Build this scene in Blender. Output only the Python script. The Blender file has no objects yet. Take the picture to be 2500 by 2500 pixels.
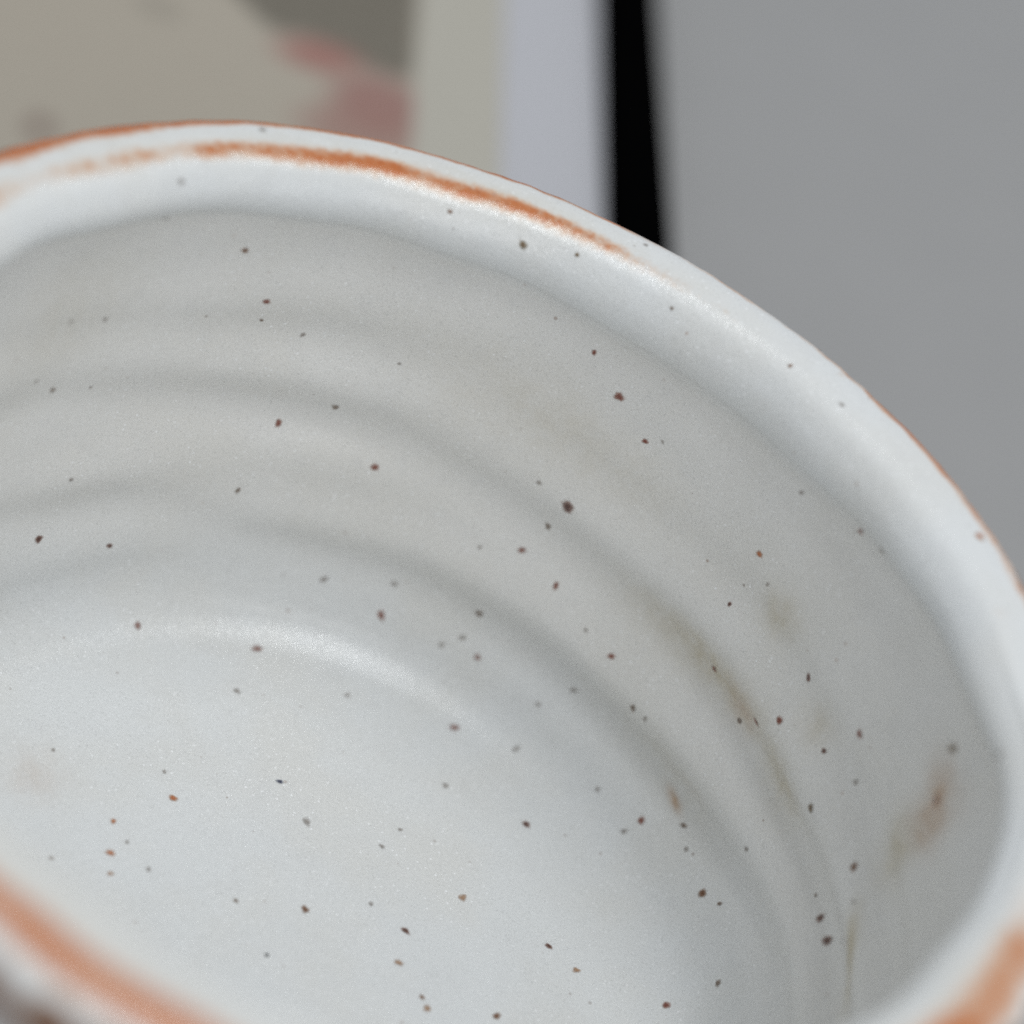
import bpy, math, random
import numpy as np
from mathutils import Vector

# ------------------------------------------------------------------ camera, light, exposure
R = 0.042                      # radius of the rim's ridge, metres
H = 1.27                       # height of the ridge above the table, in R
sc = bpy.context.scene
C = sc.collection

cd = bpy.data.cameras.new('camera'); cam = bpy.data.objects.new('camera', cd); C.objects.link(cam)
EL, ROLL, DIST, AX, AY = 0.67689174, 0.45465425, 4.17633618, 0.04583492, 0.17074856
_D = Vector((0, -math.cos(EL), math.sin(EL)))
_f = -_D; _r = Vector((1, 0, 0)); _u = _r.cross(_f)
_r2 = _r * math.cos(ROLL) + _u * math.sin(ROLL); _u2 = -_r * math.sin(ROLL) + _u * math.cos(ROLL)
from mathutils import Matrix
m = Matrix((_r2, _u2, -_f)).transposed().to_4x4()
m.translation = (Vector((AX, AY, H)) + _D * DIST) * R
cam.matrix_world = m
cd.sensor_width = 36; cd.lens = 18 / math.tan(math.radians(11))
cd.clip_start = 0.005; cd.clip_end = 50
cd.dof.use_dof = True; cd.dof.focus_distance = 4.95 * R; cd.dof.aperture_fstop = 12.0
cd.dof.aperture_blades = 0
sc.camera = cam

w = bpy.data.worlds.new('World'); sc.world = w; w.use_nodes = True
w.node_tree.nodes['Background'].inputs[0].default_value = (0.90, 0.95, 1.0, 1)
w.node_tree.nodes['Background'].inputs[1].default_value = 0.49

def area(name, loc, target, sx, sy, power, col):
    l = bpy.data.lights.new(name, 'AREA'); l.shape = 'RECTANGLE'; l.size = sx; l.size_y = sy
    l.energy = power; l.color = col
    o = bpy.data.objects.new(name, l); C.objects.link(o); o.location = loc
    o.rotation_euler = (Vector(target) - Vector(loc)).to_track_quat('-Z', 'Y').to_euler()
    return o
area('window_light', (0.12, 0.02, 1.0), (0, 0, 0.04), 0.84, 0.11, 4.6, (0.97, 0.99, 1.0))
area('room_fill_light', (0.55, -1.0, 0.75), (0, 0, 0.04), 0.9, 0.7, 3.0, (1.0, 0.985, 0.96))  # soft fill added from front right to brighten the far wall

vs = sc.view_settings
vs.view_transform = 'Standard'; vs.look = 'None'; vs.exposure = 0.0; vs.gamma = 1.0; vs.use_curve_mapping = False
sc.cycles.use_denoising = False
sc.cycles.max_bounces = 7; sc.cycles.diffuse_bounces = 5; sc.cycles.glossy_bounces = 3
sc.cycles.use_adaptive_sampling = True; sc.cycles.adaptive_threshold = .012

# ------------------------------------------------------------------ node helpers
class NT:
    def __init__(s, name):
        s.m = bpy.data.materials.new(name); s.m.use_nodes = True
        s.t = s.m.node_tree; s.b = s.t.nodes['Principled BSDF']; s.out = s.t.nodes['Material Output']
    def n(s, typ, **kw):
        x = s.t.nodes.new(typ)
        for k, v in kw.items(): setattr(x, k, v)
        return x
    def set(s, sock, v):
        if hasattr(v, 'node'): s.t.links.new(v, sock)
        else: sock.default_value = v
    def attr(s, name): return s.n('ShaderNodeAttribute', attribute_name=name)
    def noise(s, scale, detail=3, rough=.55, vec=None):
        x = s.n('ShaderNodeTexNoise'); x.inputs['Scale'].default_value = scale
        x.inputs['Detail'].default_value = detail; x.inputs['Roughness'].default_value = rough
        if vec is None: vec = s.n('ShaderNodeTexCoord').outputs['Object']
        s.t.links.new(vec, x.inputs['Vector']); return x.outputs['Fac']
    def math(s, op, a, b=0.0, c=0.0):
        x = s.n('ShaderNodeMath', operation=op); s.set(x.inputs[0], a); s.set(x.inputs[1], b); s.set(x.inputs[2], c)
        return x.outputs[0]
    def ramp(s, v, a, b, lo=0.0, hi=1.0, smooth=True):
        x = s.n('ShaderNodeMapRange', interpolation_type='SMOOTHSTEP' if smooth else 'LINEAR')
        s.set(x.inputs[0], v); s.set(x.inputs[1], a); s.set(x.inputs[2], b); s.set(x.inputs[3], lo); s.set(x.inputs[4], hi)
        return x.outputs[0]
    def mix(s, f, a, b, blend='MIX'):
        x = s.n('ShaderNodeMix', data_type='RGBA', blend_type=blend)
        s.set(x.inputs[0], f); s.set(x.inputs[6], a if hasattr(a, 'node') else (*a, 1)); s.set(x.inputs[7], b if hasattr(b, 'node') else (*b, 1))
        return x.outputs[2]
    def bump(s, h, dist, strength=1.0, prev=None):
        x = s.n('ShaderNodeBump'); s.set(x.inputs['Height'], h); x.inputs['Distance'].default_value = dist
        x.inputs['Strength'].default_value = strength
        if prev is not None: s.t.links.new(prev, x.inputs['Normal'])
        return x.outputs[0]

# ------------------------------------------------------------------ materials
def glaze_material():
    s = NT('white_stoneware_glaze')
    iron = s.attr('iron').outputs['Fac']; tan = s.attr('tan').outputs['Fac']; rose = s.attr('rose').outputs['Fac']
    brown = s.attr('brown').outputs['Fac']; cool_tone = s.attr('cool_tone').outputs['Fac']
    n_l = s.noise(90, 3); n_m = s.noise(420, 3); n_f = s.noise(1500, 4, .65); n_x = s.noise(5200, 2)
    # glaze body: bluer on floor, rim and outside, warmer and slightly lighter on the inner wall
    base = s.mix(cool_tone, (.76, .752, .73), (.725, .740, .742))
    base = s.mix(s.ramp(n_l, .35, .7, 0, .35), base, (.69, .67, .62))
    base = s.mix(s.ramp(n_m, .52, .75, 0, .16), base, (.60, .60, .60))
    base = s.mix(s.ramp(n_f, .60, .78, 0, .22), base, (.54, .54, .53))
    base = s.mix(s.ramp(n_x, .55, .72, 0, .38), base, (.80, .82, .83))
    base = s.mix(s.ramp(n_x, .45, .28, 0, .30), base, (.42, .43, .42))
    vo = s.n('ShaderNodeTexVoronoi'); vo.inputs['Scale'].default_value = 2300
    s.t.links.new(s.n('ShaderNodeTexCoord').outputs['Object'], vo.inputs['Vector'])
    sep = s.n('ShaderNodeSeparateColor'); s.t.links.new(vo.outputs['Color'], sep.inputs[0])
    sparkle_dot = s.math('MULTIPLY', s.ramp(vo.outputs['Distance'], .30, .12), s.ramp(sep.outputs[0], .62, .95))
    sparkle_dot = s.math('MULTIPLY', sparkle_dot, s.ramp(n_l, .3, .65, .25, 1))
    base = s.mix(s.math('MULTIPLY', sparkle_dot, .9), base, (.95, .96, .97))  # tiny white bubble dots, the glaze's sparkle painted into the colour
    v2 = s.n('ShaderNodeTexVoronoi'); v2.inputs['Scale'].default_value = 620
    s.t.links.new(s.n('ShaderNodeTexCoord').outputs['Object'], v2.inputs['Vector'])
    sp2 = s.n('ShaderNodeSeparateColor'); s.t.links.new(v2.outputs['Color'], sp2.inputs[0])
    sz = s.ramp(sp2.outputs[0], .55, 1.0, .0, .11, False)
    dk = s.math('MULTIPLY', s.ramp(s.math('SUBTRACT', v2.outputs['Distance'], sz), .03, -.03), s.ramp(sp2.outputs[0], .55, .6))
    base = s.mix(s.math('MULTIPLY', dk, s.ramp(sp2.outputs[1], 0, 1, .12, .6)), base, s.mix(sp2.outputs[2], (.20, .17, .15), (.33, .18, .11)))
    # stains
    tn = s.math('MULTIPLY', tan, s.ramp(s.noise(700, 4, .6), .25, .7, .6, 1.35))
    base = s.mix(tn, base, (.42, .33, .15))
    rs = s.math('MULTIPLY', rose, s.ramp(s.noise(800, 3, .6), .3, .65, .7, 1.35))
    base = s.mix(rs, base, (.45, .28, .15))
    # iron burnt through where the glaze is thin
    br = s.math('ADD', s.math('MULTIPLY', s.noise(1500, 5, .72), .62), s.math('MULTIPLY', s.noise(330, 2), .38))
    ia = s.math('ADD', iron, s.math('MULTIPLY', s.math('SUBTRACT', br, .5), 1.6))
    imask = s.math('MULTIPLY', s.ramp(ia, .10, .95), s.ramp(iron, .02, .2))
    icol = s.mix(s.ramp(ia, .35, 1.15), (.64, .40, .23), (.50, .140, .032))
    icol = s.mix(s.ramp(s.noise(2600, 3), .5, .75, 0, .5), icol, (.30, .075, .02))
    base = s.mix(imask, base, icol)
    base = s.mix(brown, base, s.mix(n_m, (.16, .075, .04), (.26, .14, .08)))
    s.set(s.b.inputs['Base Color'], base)
    s.set(s.b.inputs['Roughness'], s.ramp(n_f, .3, .7, .13, .27))
    s.b.inputs['IOR'].default_value = 1.5
    b1 = s.bump(n_m, .00010, .35)
    b2 = s.bump(n_f, .00006, .65, b1)
    b3 = s.bump(n_x, .00004, .8, b2)
    s.set(s.b.inputs['Normal'], b3)
    return s.m

def speck_material(name, col, halo):
    """iron spot bleeding into the glaze: opaque core, edge dissolving"""
    s = NT(name)
    e = s.attr('edge').outputs['Fac']
    k = s.math('ADD', e, s.math('MULTIPLY', s.math('SUBTRACT', s.noise(4200, 3), .5), .7))
    s.set(s.b.inputs['Base Color'], s.mix(s.ramp(k, .12, .7), col, halo))
    s.b.inputs['Roughness'].default_value = .3
    tr = s.n('ShaderNodeBsdfTransparent'); mx = s.n('ShaderNodeMixShader')
    s.set(mx.inputs[0], s.ramp(k, .18, .92)); s.t.links.new(s.b.outputs[0], mx.inputs[1]); s.t.links.new(tr.outputs[0], mx.inputs[2])
    s.t.links.new(mx.outputs[0], s.out.inputs['Surface'])
    return s.m

def faint_material(name, col, op):
    s = NT(name)
    e = s.attr('edge').outputs['Fac']
    k = s.math('ADD', e, s.math('MULTIPLY', s.math('SUBTRACT', s.noise(3800, 3), .5), .8))
    s.b.inputs['Base Color'].default_value = (*col, 1); s.b.inputs['Roughness'].default_value = .32
    tr = s.n('ShaderNodeBsdfTransparent'); mx = s.n('ShaderNodeMixShader')
    s.set(mx.inputs[0], s.ramp(k, .1, .95, 1 - op, 1)); s.t.links.new(s.b.outputs[0], mx.inputs[1]); s.t.links.new(tr.outputs[0], mx.inputs[2])
    s.t.links.new(mx.outputs[0], s.out.inputs['Surface'])
    return s.m

def plain(name, col, rough, noise_scale=None, amt=.1, bump=0):
    s = NT(name)
    c = col
    if noise_scale:
        n = s.noise(noise_scale, 4)
        c = s.mix(n, tuple(x * (1 - amt) for x in col), tuple(min(1, x * (1 + amt)) for x in col))
        if bump: s.set(s.b.inputs['Normal'], s.bump(n, bump, .4))
        s.set(s.b.inputs['Base Color'], c)
    else: s.b.inputs['Base Color'].default_value = (*c, 1)
    s.b.inputs['Roughness'].default_value = rough
    if max(col) < .02: s.b.inputs['Specular IOR Level'].default_value = 0.0
    return s.m

def print_material():
    s = NT('printed_paper')
    c = s.attr('ink').outputs['Color']
    n = s.noise(500, 4)
    s.set(s.b.inputs['Base Color'], s.mix(s.ramp(n, .4, .7, 0, .12), c, (.30, .27, .22)))
    s.b.inputs['Roughness'].default_value = .6
    return s.m

MG = glaze_material()
MS = {
 'd': speck_material('dark_iron_spot', (.095, .046, .036), (.30, .17, .13)),
 'r': speck_material('red_iron_spot', (.19, .060, .042), (.38, .20, .15)),
 'b': speck_material('brown_iron_spot', (.15, .065, .03), (.34, .22, .15)),
 'o': speck_material('orange_iron_spot', (.42, .13, .045), (.52, .30, .18)),
 'g': speck_material('grey_iron_spot', (.18, .135, .105), (.38, .32, .27)),
 'y': speck_material('olive_iron_spot', (.13, .075, .028), (.30, .24, .16)),
 'n': speck_material('navy_spot', (.03, .035, .07), (.22, .24, .30)),
 't': faint_material('tan_spot', (.40, .24, .14), .85),
 'f': faint_material('faint_grey_spot', (.24, .20, .17), .52),
 'p': faint_material('faint_rose_spot', (.27, .12, .09), .8),
}

def thing(name, label, cat, loc=(0, 0, 0), rz=0):
    o = bpy.data.objects.new(name, None); C.objects.link(o); o.empty_display_size = .02
    o.location = loc; o.rotation_euler = (0, 0, rz); o['label'] = label; o['category'] = cat
    return o

def mesh_obj(name, V, F, mat, parent=None, attrs=None, normals=None, smooth=True):
    me = bpy.data.meshes.new(name)
    V = np.asarray(V, np.float32); F = np.asarray(F, np.int32)
    me.vertices.add(len(V)); me.vertices.foreach_set('co', V.ravel())
    k = F.shape[1]
    me.loops.add(F.size); me.loops.foreach_set('vertex_index', F.ravel())
    me.polygons.add(len(F)); me.polygons.foreach_set('loop_start', np.arange(0, F.size, k, dtype=np.int32))
    me.update(calc_edges=True); me.validate()
    me.polygons.foreach_set('use_smooth', np.full(len(me.polygons), smooth))
    for nm, val in (attrs or {}).items():
        if val.ndim == 2:
            a = me.color_attributes.new(nm, 'FLOAT_COLOR', 'POINT')
            a.data.foreach_set('color', np.concatenate([val, np.ones((len(val), 1))], 1).astype(np.float32).ravel())
        else:
            a = me.attributes.new(nm, 'FLOAT', 'POINT'); a.data.foreach_set('value', val.astype(np.float32))
    if normals is not None: me.normals_split_custom_set_from_vertices(np.asarray(normals, np.float32))
    me.materials.append(mat)
    o = bpy.data.objects.new(name, me); C.objects.link(o)
    if parent: o.parent = parent
    return o

def box(name, x0, x1, y0, y1, z0, z1, mat, parent=None, bev=.0006):
    import bmesh
    bm = bmesh.new(); bmesh.ops.create_cube(bm, size=1)
    for v in bm.verts:
        v.co = Vector((x0 + (v.co.x + .5) * (x1 - x0), y0 + (v.co.y + .5) * (y1 - y0), z0 + (v.co.z + .5) * (z1 - z0)))
    if bev: bmesh.ops.bevel(bm, geom=bm.edges[:], offset=bev, segments=2, affect='EDGES')
    me = bpy.data.meshes.new(name); bm.to_mesh(me); bm.free(); me.materials.append(mat)
    o = bpy.data.objects.new(name, me); C.objects.link(o)
    if parent: o.parent = parent
    return o

# ------------------------------------------------------------------ table top
t = box('table', -1.0, 1.0, -.5, .9, -.03, 0, plain('grey_table_paint', (.312, .309, .306), .55, 60, .05, .0002), None, .003)
t['kind'] = 'structure'

# ------------------------------------------------------------------ framed print lying on the table
fr = thing('framed_print', 'black framed print with pale mat lying flat on the grey table behind the bowl', 'picture frame')
# frame axes: a = along the long side (towards the bowl), n = across, to the right
a_ = np.array([.28234, -.95931]); a_ /= np.linalg.norm(a_); n_ = np.array([.95931, .28234]); n_ /= np.linalg.norm(n_)
ang = math.atan2(n_[1], n_[0])
fr.rotation_euler = (0, 0, ang)
# local x = n, local y = -a (away from the bowl); origin at the world origin
FH = .006
NL, NR, YB, YT = -4.4 * R, 0.762 * R, 1.85 * R, 8.6 * R      # inside of the frame
FW = .174 * R
mblack = plain('black_painted_wood', (.0012, .0012, .0013), .9, 300, .2)
box('frame_rail', NR, NR + FW, YB - FW, YT + FW, 0, FH, mblack, fr)
box('frame_rail', NL - FW, NL, YB - FW, YT + FW, 0, FH, mblack, fr)
box('frame_rail', NL, NR, YB - FW, YB, 0, FH - .0002, mblack, fr)
box('frame_rail', NL, NR, YT, YT + FW, 0, FH - .0002, mblack, fr)
mmat = plain('white_mat_board', (.46, .46, .485), .8, 900, .03)
MX = .457 * R; MLX = NL + .35 * R; MB = YB + .36 * R; MT = YT - .36 * R
mat = box('mat_board', NL + .0001, NR - .0001, YB + .0001, YT - .0001, .001, .0035, mmat, fr, .0)
# printed sheet on the mat
nx, ny = 260, 330
gx = np.linspace(MLX, MX, nx); gy = np.linspace(MB, MT, ny)
X, Y = np.meshgrid(gx, gy)
u = X / R; v = Y / R
def sstep(a, b, x):
    t_ = np.clip((x - a) / (b - a), 0, 1); return t_ * t_ * (3 - 2 * t_)
def blob(cx, cy, rx, ry, rot=0, soft=.35):
    c, s_ = math.cos(rot), math.sin(rot); dx = u - cx; dy = v - cy
    d = np.hypot((dx * c + dy * s_) / rx, (-dx * s_ + dy * c) / ry)
    return 1 - sstep(1 - soft, 1 + soft, d)
ink = np.zeros((ny, nx, 3)); ink[:] = (.385, .343, .280)
def paint(mask, col): 
    global ink
    ink = ink * (1 - mask[..., None]) + np.array(col) * mask[..., None]
PRINT_SHAPES = []
g_dark = sstep(3.20, 3.28, v + .03 * np.sin(u * 14)) * sstep(.21, .18, u) * sstep(2.74, 2.82, u + .92 * v)
PRINT_SHAPES += [(sstep(.19, .22, u), (.43, .408, .35)), (g_dark, (.150, .132, .102)),
  (.85 * blob(-.07, 3.20, .115, .075, .25, .6), (.30, .115, .095)), (.8 * blob(.11, 3.06, .14, .13, .9, .5) * sstep(.225, .19, u), (.27, .115, .10)),
  (.75 * blob(.07, 2.90, .17, .12, .3, .5) * sstep(.225, .19, u), (.29, .15, .125)), (.25 * blob(-.52, 3.19, .07, .06), (.17, .15, .12)), (.35 * blob(-.74, 2.49, .05, .08), (.16, .10, .08)),
  (.8 * blob(-.2, 4.3, .35, .5, .4, .4), (.16, .14, .10)), (.7 * blob(-1.4, 3.9, .3, .5, -.5, .4), (.15, .14, .10)), (.7 * blob(-1.6, 5.2, .22, .16, .3, .5), (.28, .10, .08)),
  (.7 * blob(-2.6, 4.6, .5, .3, .7, .4), (.15, .14, .10)), (.7 * blob(-.9, 5.6, .4, .3, 1.0, .4), (.28, .12, .10))]
for mk, col in [(sh, c_) for sh, c_ in PRINT_SHAPES]: paint(mk, col)
idx = np.arange(nx * ny).reshape(ny, nx)
F = np.stack([idx[:-1, :-1], idx[:-1, 1:], idx[1:, 1:], idx[1:, :-1]], -1).reshape(-1, 4)
mesh_obj('printed_sheet', np.stack([X.ravel(), Y.ravel(), np.full(X.size, .0038)], 1), F, print_material(), fr, {'ink': ink.reshape(-1, 3)})

# ------------------------------------------------------------------ the bowl
CP = np.array([(0,-1.015),(.15,-1.017),(.3,-1.020),(.45,-1.024),(.6,-1.030),(.69,-1.032),(.770,-1.024),(.828,-.996),(.862,-.948),(.880,-.88),
 (.893,-.80),(.906,-.70),(.918,-.60),(.929,-.5),(.937,-.40),(.943,-.31),(.951,-.220),(.951,-.164),(.939,-.130),(.925,-.109),(.919,-.083),(.926,-.051),(.947,-.018),(.973,-.003),(1.0,.001),(1.034,.001),(1.066,-.005),
 (1.088,-.018),(1.099,-.045),(1.100,-.085),(1.098,-.14),(1.105,-.22),(1.118,-.4),(1.110,-.65),(1.065,-.88),(.985,-1.02),(.90,-1.10),(.80,-1.14),(.755,-1.165),(.742,-1.205),(.735,-1.25),
 (.715,-1.268),(.68,-1.268),(.662,-1.25),(.655,-1.20),(.60,-1.185),(.3,-1.18),(.001,-1.18)])
def catmull(P, per):
    out = []
    Q = np.vstack([2 * P[0] - P[1], P, 2 * P[-1] - P[-2]])
    for i in range(1, len(Q) - 2):
        p0, p1, p2, p3 = Q[i-1:i+3]
        for k in range(per):
            t_ = k / per
            out.append(.5 * ((2*p1) + (p2-p0)*t_ + (2*p0-5*p1+4*p2-p3)*t_**2 + (3*p1-p0-3*p2+p3)*t_**3))
    out.append(P[-1]); return np.array(out)
DEN = catmull(CP, 40)
SL = np.concatenate([[0], np.cumsum(np.hypot(*np.diff(DEN, axis=0).T))])
def prof(s): return np.interp(s, SL, DEN[:, 0]), np.interp(s, SL, DEN[:, 1])
def s_of(i): return SL[i * 40]          # arc length at control point i
S_FLOOR, S_CREASE, S_RIDGE, S_OUT, S_FOOT, S_END = s_of(8), s_of(18), s_of(24), s_of(29), s_of(38), SL[-1]

def per_interp(az, xs, ys):
    return np.interp(np.mod(az, 360), xs, ys, period=360)
def smooth_tab(xs, ys, wid=10):
    g = np.arange(0, 360, 1.0); y = per_interp(g, xs, ys)
    k = np.exp(-.5 * (np.arange(-40, 41) / wid) ** 2); k /= k.sum()
    yy = np.convolve(np.concatenate([y[-40:], y, y[:40]]), k, 'valid')
    return lambda az: np.interp(np.mod(az, 360), g, yy, period=360)
GA = smooth_tab([36,46,61,75,86,100,120,134,154,200,300],[-.632,-.622,-.598,-.586,-.572,-.553,-.517,-.488,-.48,-.47,-.62], 5)
GB = smooth_tab([23,43,52,63,81,95,114,128,150,200,300],[-0.785,-0.820,-0.825,-0.845,-0.830,-0.815,-0.820,-0.790,-0.720,-0.710,-0.770], 6)
GC = smooth_tab([28,40,52,65,146,157,200,300],[-.44,-.44,-.41,-.41,-.32,-.295,-.28,-.4], 8)
AA = smooth_tab([0,30,60,90,110,150,200,300],[.9,1.4,1.4,1.2,.95,.62,.5,.5], 8)
AB = smooth_tab([0,30,50,80,100,125,160,200,300],[.8,1.4,1.4,1.0,.7,.35,.32,.3,.4], 8)
AC = smooth_tab([0,30,60,90,130,155,200,300],[.7,1.3,1.2,.5,.45,.8,.4,.3], 8)
LIP = smooth_tab([0,9,24,44,65,83,103,120,138,161,200,300],[.58,.64,.8,.92,1.12,1.08,.95,.88,.8,.78,1.05,.6], 6)
RIN = smooth_tab([0,10,22,40,180,225,250,290,320,345],[.040,.036,.022,0,0,-.02,-.026,-.02,0,.012], 4)
ZT = smooth_tab([0,20,50,70,90,110,130,145,165,200,300],[0,0,.004,.004,.006,.011,.012,.008,0,0,0], 6)
rng = np.random.default_rng(4)
def make_wob(n0, n1, amp):
    ph = rng.uniform(0, 2*np.pi, n1 - n0); am = rng.normal(0, 1, n1 - n0) * amp
    g = np.linspace(0, 360, 7201); y = sum(am[i] * np.cos((i + n0) * np.radians(g) + ph[i]) for i in range(n1 - n0))
    return lambda az: np.interp(np.mod(az, 360), g, y)
W_low = make_wob(2, 6, .0015); W_mid = make_wob(7, 30, .0005); W_hi = make_wob(40, 140, .00013)
W_z = make_wob(2, 9, .0012); W_lip = make_wob(5, 26, .0007)
WS = [(make_wob(1, 9, 1.0), rng.uniform(8, 40), rng.uniform(0, 6)) for _ in range(6)]

def surf(az, s):
    """point of the bowl, in R, ridge at z = 0, for azimuth (deg) and profile arc length"""
    az = np.asarray(az, float); s = np.asarray(s, float)
    r, z = prof(s); z0 = z
    inner = s < S_RIDGE
    # lip height differs round the rim
    wl = sstep(-.36, -.17, z) * inner
    z = z * (1 + (LIP(az) - 1) * wl)
    r = r + RIN(az) * inner * sstep(S_FLOOR, S_FLOOR + .4, s) * sstep(S_RIDGE - .005, S_RIDGE - .06, s)
    # throwing grooves, a shallow spiral
    wall = inner * sstep(S_FLOOR - .12, S_FLOOR + .05, s) * sstep(S_CREASE, S_CREASE - .06, s)
    def groove(zc, wd): 
        d = (z - zc(az) + .030) / wd
        return np.exp(-.5 * d * d) - .45 * np.exp(-.5 * ((z - zc(az) - .045) / (wd * 1.2)) ** 2)
    r = r + wall * (.028 * AA(az) * groove(GA, .046) + .023 * AB(az) * groove(GB, .042) + .015 * AC(az) * groove(GC, .040))
    r = r + wall * .0038 * np.sin(2 * np.pi * (z * 5.5 + az / 360 * 1.0) + 1.3 * np.sin(np.radians(az * 3)))
    for wf, fq, ph in WS:
        r = r + wall * .0006 * np.sin(fq * z + ph + .8 * wf(az))
    # floor: faint turning rings
    fl = inner * sstep(S_FLOOR, S_FLOOR - .15, s) * sstep(0, .12, s)
    z = z + fl * .0015 * np.sin(2 * np.pi * s * 4.5 + np.radians(az)) 
    # unevenness of the thrown rim
    up = sstep(-.5, -.05, z)
    r = r + W_low(az) * sstep(.5, 1.0, s) + up * W_mid(az) + W_lip(az) * sstep(S_CREASE - .05, S_CREASE, s) * sstep(S_RIDGE + .02, S_RIDGE - .02, s)
    z = z + up * (W_z(az) + ZT(az))
    r = r + W_hi(az) * sstep(S_RIDGE, S_OUT - .03, s) * sstep(S_OUT + .1, S_OUT, s)
    a = np.radians(az)
    return np.stack([r * np.cos(a), r * np.sin(a), z + H], -1) * R

# --- paint layers as functions of (az, s)
def tri(az, c): return (az - c + 180) % 360 - 180
IR = smooth_tab([0,68,74,80,85,89,94,100,110,125,133,139,145,150,155,160,166,185,260,320,345],[.0,.0,.10,.22,.36,.55,.78,.88,.90,.88,.80,.55,.62,.50,.34,.55,.7,1.1,1.2,.92,.86], 1.6)
IO = smooth_tab([0,20,33,45,55,62,68,74,79,83,87,91,120,134,140,160,168,178,330,350],[.35,.5,.55,.75,1.0,.75,.45,.35,.8,.2,.25,.95,1.,1.,1.1,1.15,.9,.0,.0,.2], 1.2)
IOW = smooth_tab([0,45,60,100,122,134,150,165,200,300],[.018,.020,.016,.013,.015,.022,.034,.036,.03,.02], 3)
IRW = smooth_tab([0,60,80,90,120,150,185,230,255,300,330,345],[.03,.014,.018,.024,.027,.024,.026,.028,.028,.036,.046,.048], 5)
IRC = smooth_tab([0,30,60,90,120,160,190,210,250,310,345],[.02,-.015,-.015,-.017,-.017,-.012,.012,.022,.028,.03,.03], 6)
IN1 = make_wob(8, 55, .009); IN2 = make_wob(20, 90, .012)
STAINS = [('t',55.6,1.236,0.143,0.0164,178,0.42),
 ('t',40.6,1.218,0.062,0.0159,-162,0.40),
 ('r',49.6,1.229,0.030,0.0121,-170,0.35),
 ('t',52.1,1.445,0.033,0.0157,-162,0.35),
 ('r',19.5,1.557,0.040,0.0099,-160,0.60),
 ('r',18.3,1.530,0.038,0.0142,-57,0.60),
 ('i',19.2,1.550,0.010,0.0054,-149,0.45),
 ('t',20.0,1.428,0.049,0.0164,-90,0.42),
 ('t',13.6,1.241,0.053,0.0074,-145,0.70),
 ('r',50.2,0.955,0.018,0.0031,-168,0.70),
 ('t',40.1,1.369,0.032,0.0156,-169,0.22),
 ('t',85.9,1.466,0.201,0.0301,-173,0.16),
 ('t',52.3,0.995,0.101,0.0208,-173,0.14),
 ('t',149.6,1.542,0.087,0.0363,-171,0.12),
 ('r',164.1,0.546,0.038,0.0212,-116,0.16),
 ('i',63.2,1.959,0.010,0.0048,158,0.50)]
#STAINS
def paints(az, s):
    d = (s - (S_RIDGE + IRC(az) + .02 * IN1(az))) / IRW(az)
    iron = np.exp(-np.abs(d) ** 2.6) * np.clip(IR(az) + IN1(az) * 1.2, 0, 1.1)
    so = s_of(26) + .007
    d2 = np.where(s > so, (s - so) / .06, (s - so) / (IOW(az) * (1 + 1.5 * IN2(az))))
    iron = np.maximum(iron, np.exp(-np.abs(d2) ** 3) * np.clip(IO(az) + 1.5 * IN1(az), 0, 1.15))
    tan = np.zeros_like(iron); rose = np.zeros_like(iron)
    for kind, a0, s0, wa, ws, rot, amp in STAINS:
        r0 = np.interp(s0, SL, DEN[:, 0])
        dx = np.radians(tri(az, a0)) * r0; dy = s - s0
        c, sn = math.cos(math.radians(rot)), math.sin(math.radians(rot))
        g = amp * np.exp(-.5 * (((dx * c + dy * sn) / wa) ** 2 + ((-dx * sn + dy * c) / (ws * 2.1)) ** 2))
        if kind == 't': tan = np.maximum(tan, g)
        elif kind == 'r': rose = np.maximum(rose, g)
        else: iron = np.maximum(iron, g)
    # pale edge of the lip has a breath of tan where iron thins out
    tan = np.maximum(tan, .16 * np.exp(-((s - S_RIDGE + .004) / .05) ** 2) * np.clip(IR(az) + .12, 0, 1))
    zz = np.interp(s, SL, DEN[:, 1])
    brown = (s > s_of(27) - .016) * sstep(s_of(27) - .010, s_of(27) + .006, s + .1 * IN2(az)) * sstep(s_of(28) + .045, s_of(28) + .02, s)
    cool_tone = sstep(S_FLOOR + .25, S_FLOOR - .1, s) + sstep(S_CREASE - .03, S_CREASE + .03, s)
    return dict(iron=iron, tan=tan, rose=rose, brown=brown, cool_tone=np.clip(cool_tone, 0, 1))

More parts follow.
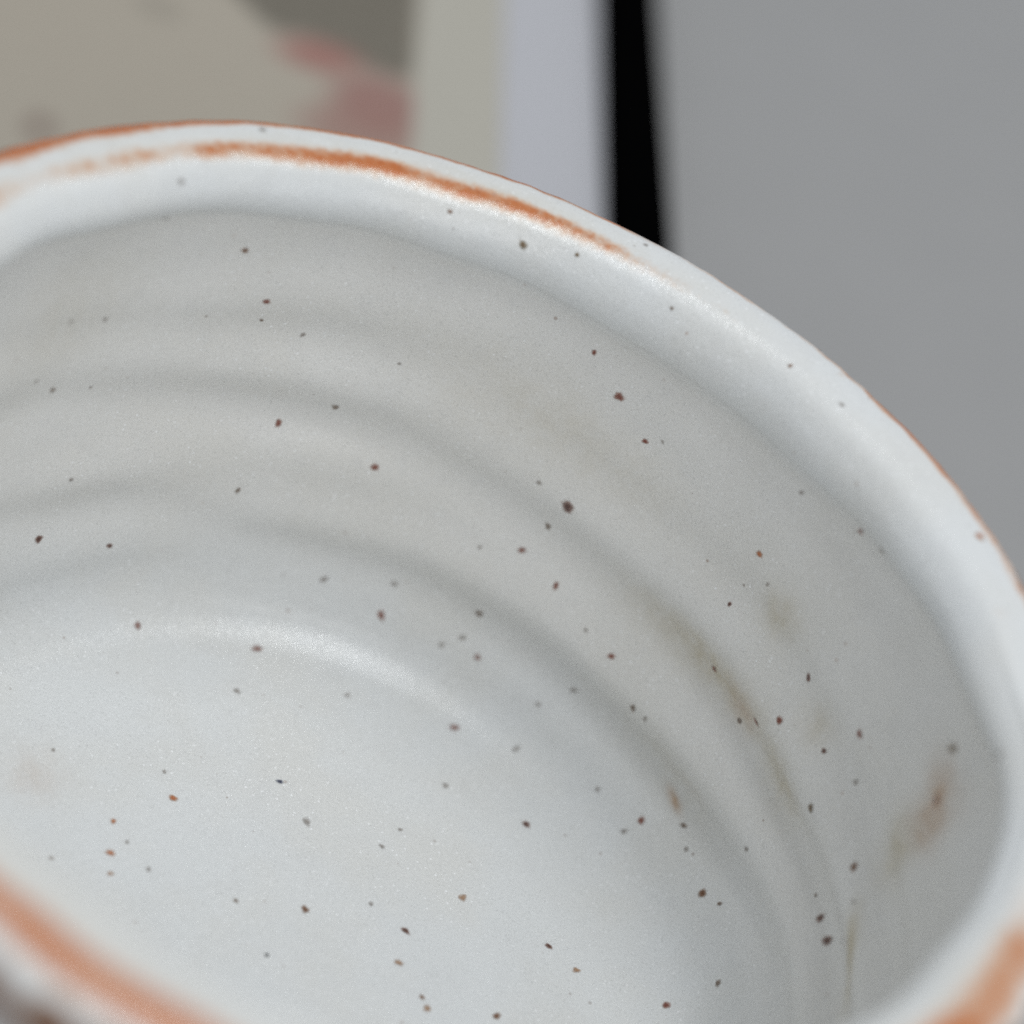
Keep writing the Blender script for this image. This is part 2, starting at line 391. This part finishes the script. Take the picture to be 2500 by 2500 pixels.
bowl = thing('bowl', 'deep white speckled stoneware bowl with rust-orange rim and throwing rings inside', 'bowl')
NA = 1440
AZ = np.arange(NA) * 360 / NA
def s_rows():
    segs = [(0.004, S_FLOOR, 70), (S_FLOOR, S_CREASE, 190), (S_CREASE, S_OUT, 100), (S_OUT, S_FOOT, 70), (S_FOOT, S_END, 40)]
    return [np.linspace(a, b, n) for a, b, n in segs]
NAMES = ['floor', 'inner_wall', 'rim', 'outer_wall', 'foot_ring']
parts = {}
def surf_normal(az, s):
    e = .0015
    du = surf(az, s + e) - surf(az, s - e)
    dv = surf(az + .06, s) - surf(az - .06, s)
    n = np.cross(dv, du); n /= np.maximum(np.linalg.norm(n, axis=-1, keepdims=True), 1e-12)
    return -n
for nm, rows in zip(NAMES, s_rows()):
    A_, S_ = np.meshgrid(AZ, rows)
    P = surf(A_, S_); Nn = surf_normal(A_, S_)
    k = len(rows); idx = np.arange(k * NA).reshape(k, NA); nxt = np.roll(idx, -1, axis=1)
    F = np.stack([idx[:-1], idx[1:], nxt[1:], nxt[:-1]], -1).reshape(-1, 4)
    V = P.reshape(-1, 3); NV = Nn.reshape(-1, 3)
    at = {q: v_.ravel() for q, v_ in paints(A_, S_).items()}
    if nm in ('outer_wall', 'foot_ring'):
        pass
    parts[nm] = mesh_obj(nm, V, F, MG, bowl, at, NV)
parts['rim']['label'] = 'rounded white lip with patchy rust-orange band'

# --- iron specks burnt through the glaze, each where it sits on the surface: azimuth, arc length, radius (R), kind
SPECKS = [(128.4,1.622,0.0075,'b'),(124.2,1.541,0.0077,'r'),(123.8,1.499,0.0046,'g'),(111.6,1.322,0.0094,'g'),(117.4,1.259,0.0084,'r'),(104.6,1.217,0.0085,'r'),(120.0,1.106,0.0067,'g'),(145.2,1.013,0.0090,'d'),(135.0,0.971,0.0068,'d'),(142.8,1.154,0.0058,'f'),(147.8,1.523,0.0059,'f'),(143.2,1.514,0.0069,'f'),(150.6,1.409,0.0061,'f'),(147.6,1.370,0.0073,'g'),(142.4,1.355,0.0036,'g'),(108.2,1.835,0.0048,'b'),(99.2,1.817,0.0087,'y'),(93.2,1.841,0.0048,'y'),(139.6,1.829,0.0077,'f'),(139.6,1.709,0.0073,'f'),(128.4,1.946,0.0087,'f'),(86.8,1.658,0.0062,'r'),(82.0,1.604,0.0106,'r'),(77.0,1.544,0.0064,'r'),(85.8,1.340,0.0066,'f'),(81.4,1.325,0.0146,'d'),(82.6,1.241,0.0081,'g'),(84.0,1.172,0.0085,'p'),(78.2,1.148,0.0074,'r'),(58.4,1.511,0.0077,'o'),(49.2,1.712,0.0075,'r'),(45.2,1.730,0.0086,'y'),(67.0,1.874,0.0052,'b'),(58.2,1.676,0.0066,'f'),(40.2,1.940,0.0105,'o'),(58.4,1.376,0.0052,'d'),(96.6,0.968,0.0076,'f'),(96.6,0.902,0.0097,'r'),(85.2,0.986,0.0092,'g'),(82.6,0.911,0.0075,'p'),(85.6,0.929,0.0075,'f'),(87.6,0.899,0.0065,'f'),(67.4,1.103,0.0075,'r'),(69.8,0.959,0.0076,'f'),(61.2,1.052,0.0085,'g'),(59.0,1.055,0.0072,'f'),(72.4,0.902,0.0064,'f'),(56.0,1.232,0.0080,'p'),(44.8,1.409,0.0083,'d'),(49.6,1.196,0.0071,'g'),(46.8,1.250,0.0092,'p'),(44.0,1.307,0.0086,'r'),(34.2,1.454,0.0093,'r'),(22.8,1.607,0.0107,'y'),(37.2,1.349,0.0063,'d'),(33.0,1.268,0.0097,'y'),(31.4,1.376,0.0078,'f'),(19.4,1.553,0.0105,'p'),(130.4,0.794,0.0087,'p'),(112.4,0.761,0.0102,'p'),(116.2,0.641,0.0083,'f'),(97.2,0.707,0.0072,'f'),(80.0,0.761,0.0103,'p'),(107.4,0.419,0.0068,'n'),(139.6,0.374,0.0087,'o'),(160.4,0.380,0.0064,'o'),(170.2,0.338,0.0084,'o'),(177.2,0.314,0.0062,'t'),(181.4,0.419,0.0052,'g'),(97.6,0.341,0.0100,'f'),(60.4,0.686,0.0093,'d'),(74.6,0.617,0.0082,'f'),(58.6,0.860,0.0064,'f'),(51.2,0.887,0.0086,'r'),(46.8,0.944,0.0076,'g'),(51.6,0.848,0.0075,'f'),(44.0,0.926,0.0065,'f'),(22.8,1.310,0.0096,'b'),(37.6,0.917,0.0100,'b'),(34.8,0.941,0.0056,'g'),(22.8,1.160,0.0097,'d'),(19.6,1.163,0.0120,'d'),(79.4,0.140,0.0085,'b'),(59.4,0.254,0.0066,'f'),(50.4,0.440,0.0089,'t'),(43.8,0.287,0.0088,'d'),(35.4,0.572,0.0079,'d'),(28.8,0.251,0.0085,'t'),(30.2,0.614,0.0078,'t'),(25.0,0.890,0.0078,'g'),(24.2,0.782,0.0086,'r'),(14.4,0.293,0.0064,'b'),(10.4,0.305,0.0084,'t'),(15.2,0.437,0.0085,'b'),(138.6,0.125,0.0053,'g'),(156.6,0.569,0.0055,'f'),(137.8,0.437,0.0056,'f'),(74.4,0.380,0.0067,'f'),(74.2,0.443,0.0057,'f'),(105.4,0.932,0.0086,'f'),(55.6,1.475,0.0057,'f'),(72.0,1.112,0.0053,'f'),(88.8,1.139,0.0053,'f'),(106.6,1.463,0.0042,'f'),(118.4,1.475,0.0064,'f'),(60.0,1.889,0.0066,'f'),(81.2,1.838,0.0039,'g'),(87.2,1.946,0.0065,'f'),(67.0,1.985,0.0051,'f'),(75.2,1.571,0.0043,'f'),(13.6,1.784,0.0094,'f'),(71.0,0.803,0.0087,'f'),(36.6,1.073,0.0074,'f'),(19.0,1.289,0.0055,'f'),(166.4,0.266,0.0063,'f'),(162.8,0.332,0.0053,'f'),(25.8,1.163,0.0043,'g')]
#SPECKS
srng = random.Random(7)
def speck(az0, s0, rad, kind):
    e = .002
    du = np.linalg.norm(surf(az0, s0 + e) - surf(az0, s0 - e)) / (2 * e)
    dv = np.linalg.norm(surf(az0 + .1, s0) - surf(az0 - .1, s0)) / .2
    seg, rings = 16, (.35, .7, 1.0)
    ph = [srng.uniform(0, 6.28) for _ in range(3)]; el = srng.uniform(.82, 1.2); rot = srng.uniform(0, 3.14)
    pts = [(0, 0, 0)]
    for q in rings:
        for k in range(seg):
            t_ = 2 * math.pi * k / seg
            rr = q * (1 + .10 * math.sin(2 * t_ + ph[0]) + .07 * math.sin(3 * t_ + ph[1]) + .04 * math.sin(5 * t_ + ph[2]))
            x, y = rr * math.cos(t_) * el, rr * math.sin(t_) / el
            pts.append((x * math.cos(rot) - y * math.sin(rot), x * math.sin(rot) + y * math.cos(rot), q))
    pts = np.array(pts)
    az = az0 + pts[:, 0] * rad * 1.32 * R / dv; s = s0 + pts[:, 1] * rad * 1.32 * R / du
    P = surf(az, s); Nn = surf_normal(az, s)
    off = .000022 + .00004 * (1 - pts[:, 2] ** 2)
    P = P + Nn * off[:, None]
    tris = [(0, 1 + k, 1 + (k + 1) % seg) for k in range(seg)]
    for j in range(len(rings) - 1):
        b0, b1 = 1 + j * seg, 1 + (j + 1) * seg
        for k in range(seg):
            k2 = (k + 1) % seg
            tris += [(b0 + k, b1 + k, b1 + k2), (b0 + k, b1 + k2, b0 + k2)]
    host = parts['floor'] if s0 < S_FLOOR else parts['inner_wall'] if s0 < S_CREASE else parts['rim']
    mesh_obj('iron_speck', P, np.array(tris), MS[kind], host, {'edge': pts[:, 2]})
for sp in SPECKS: speck(*sp)
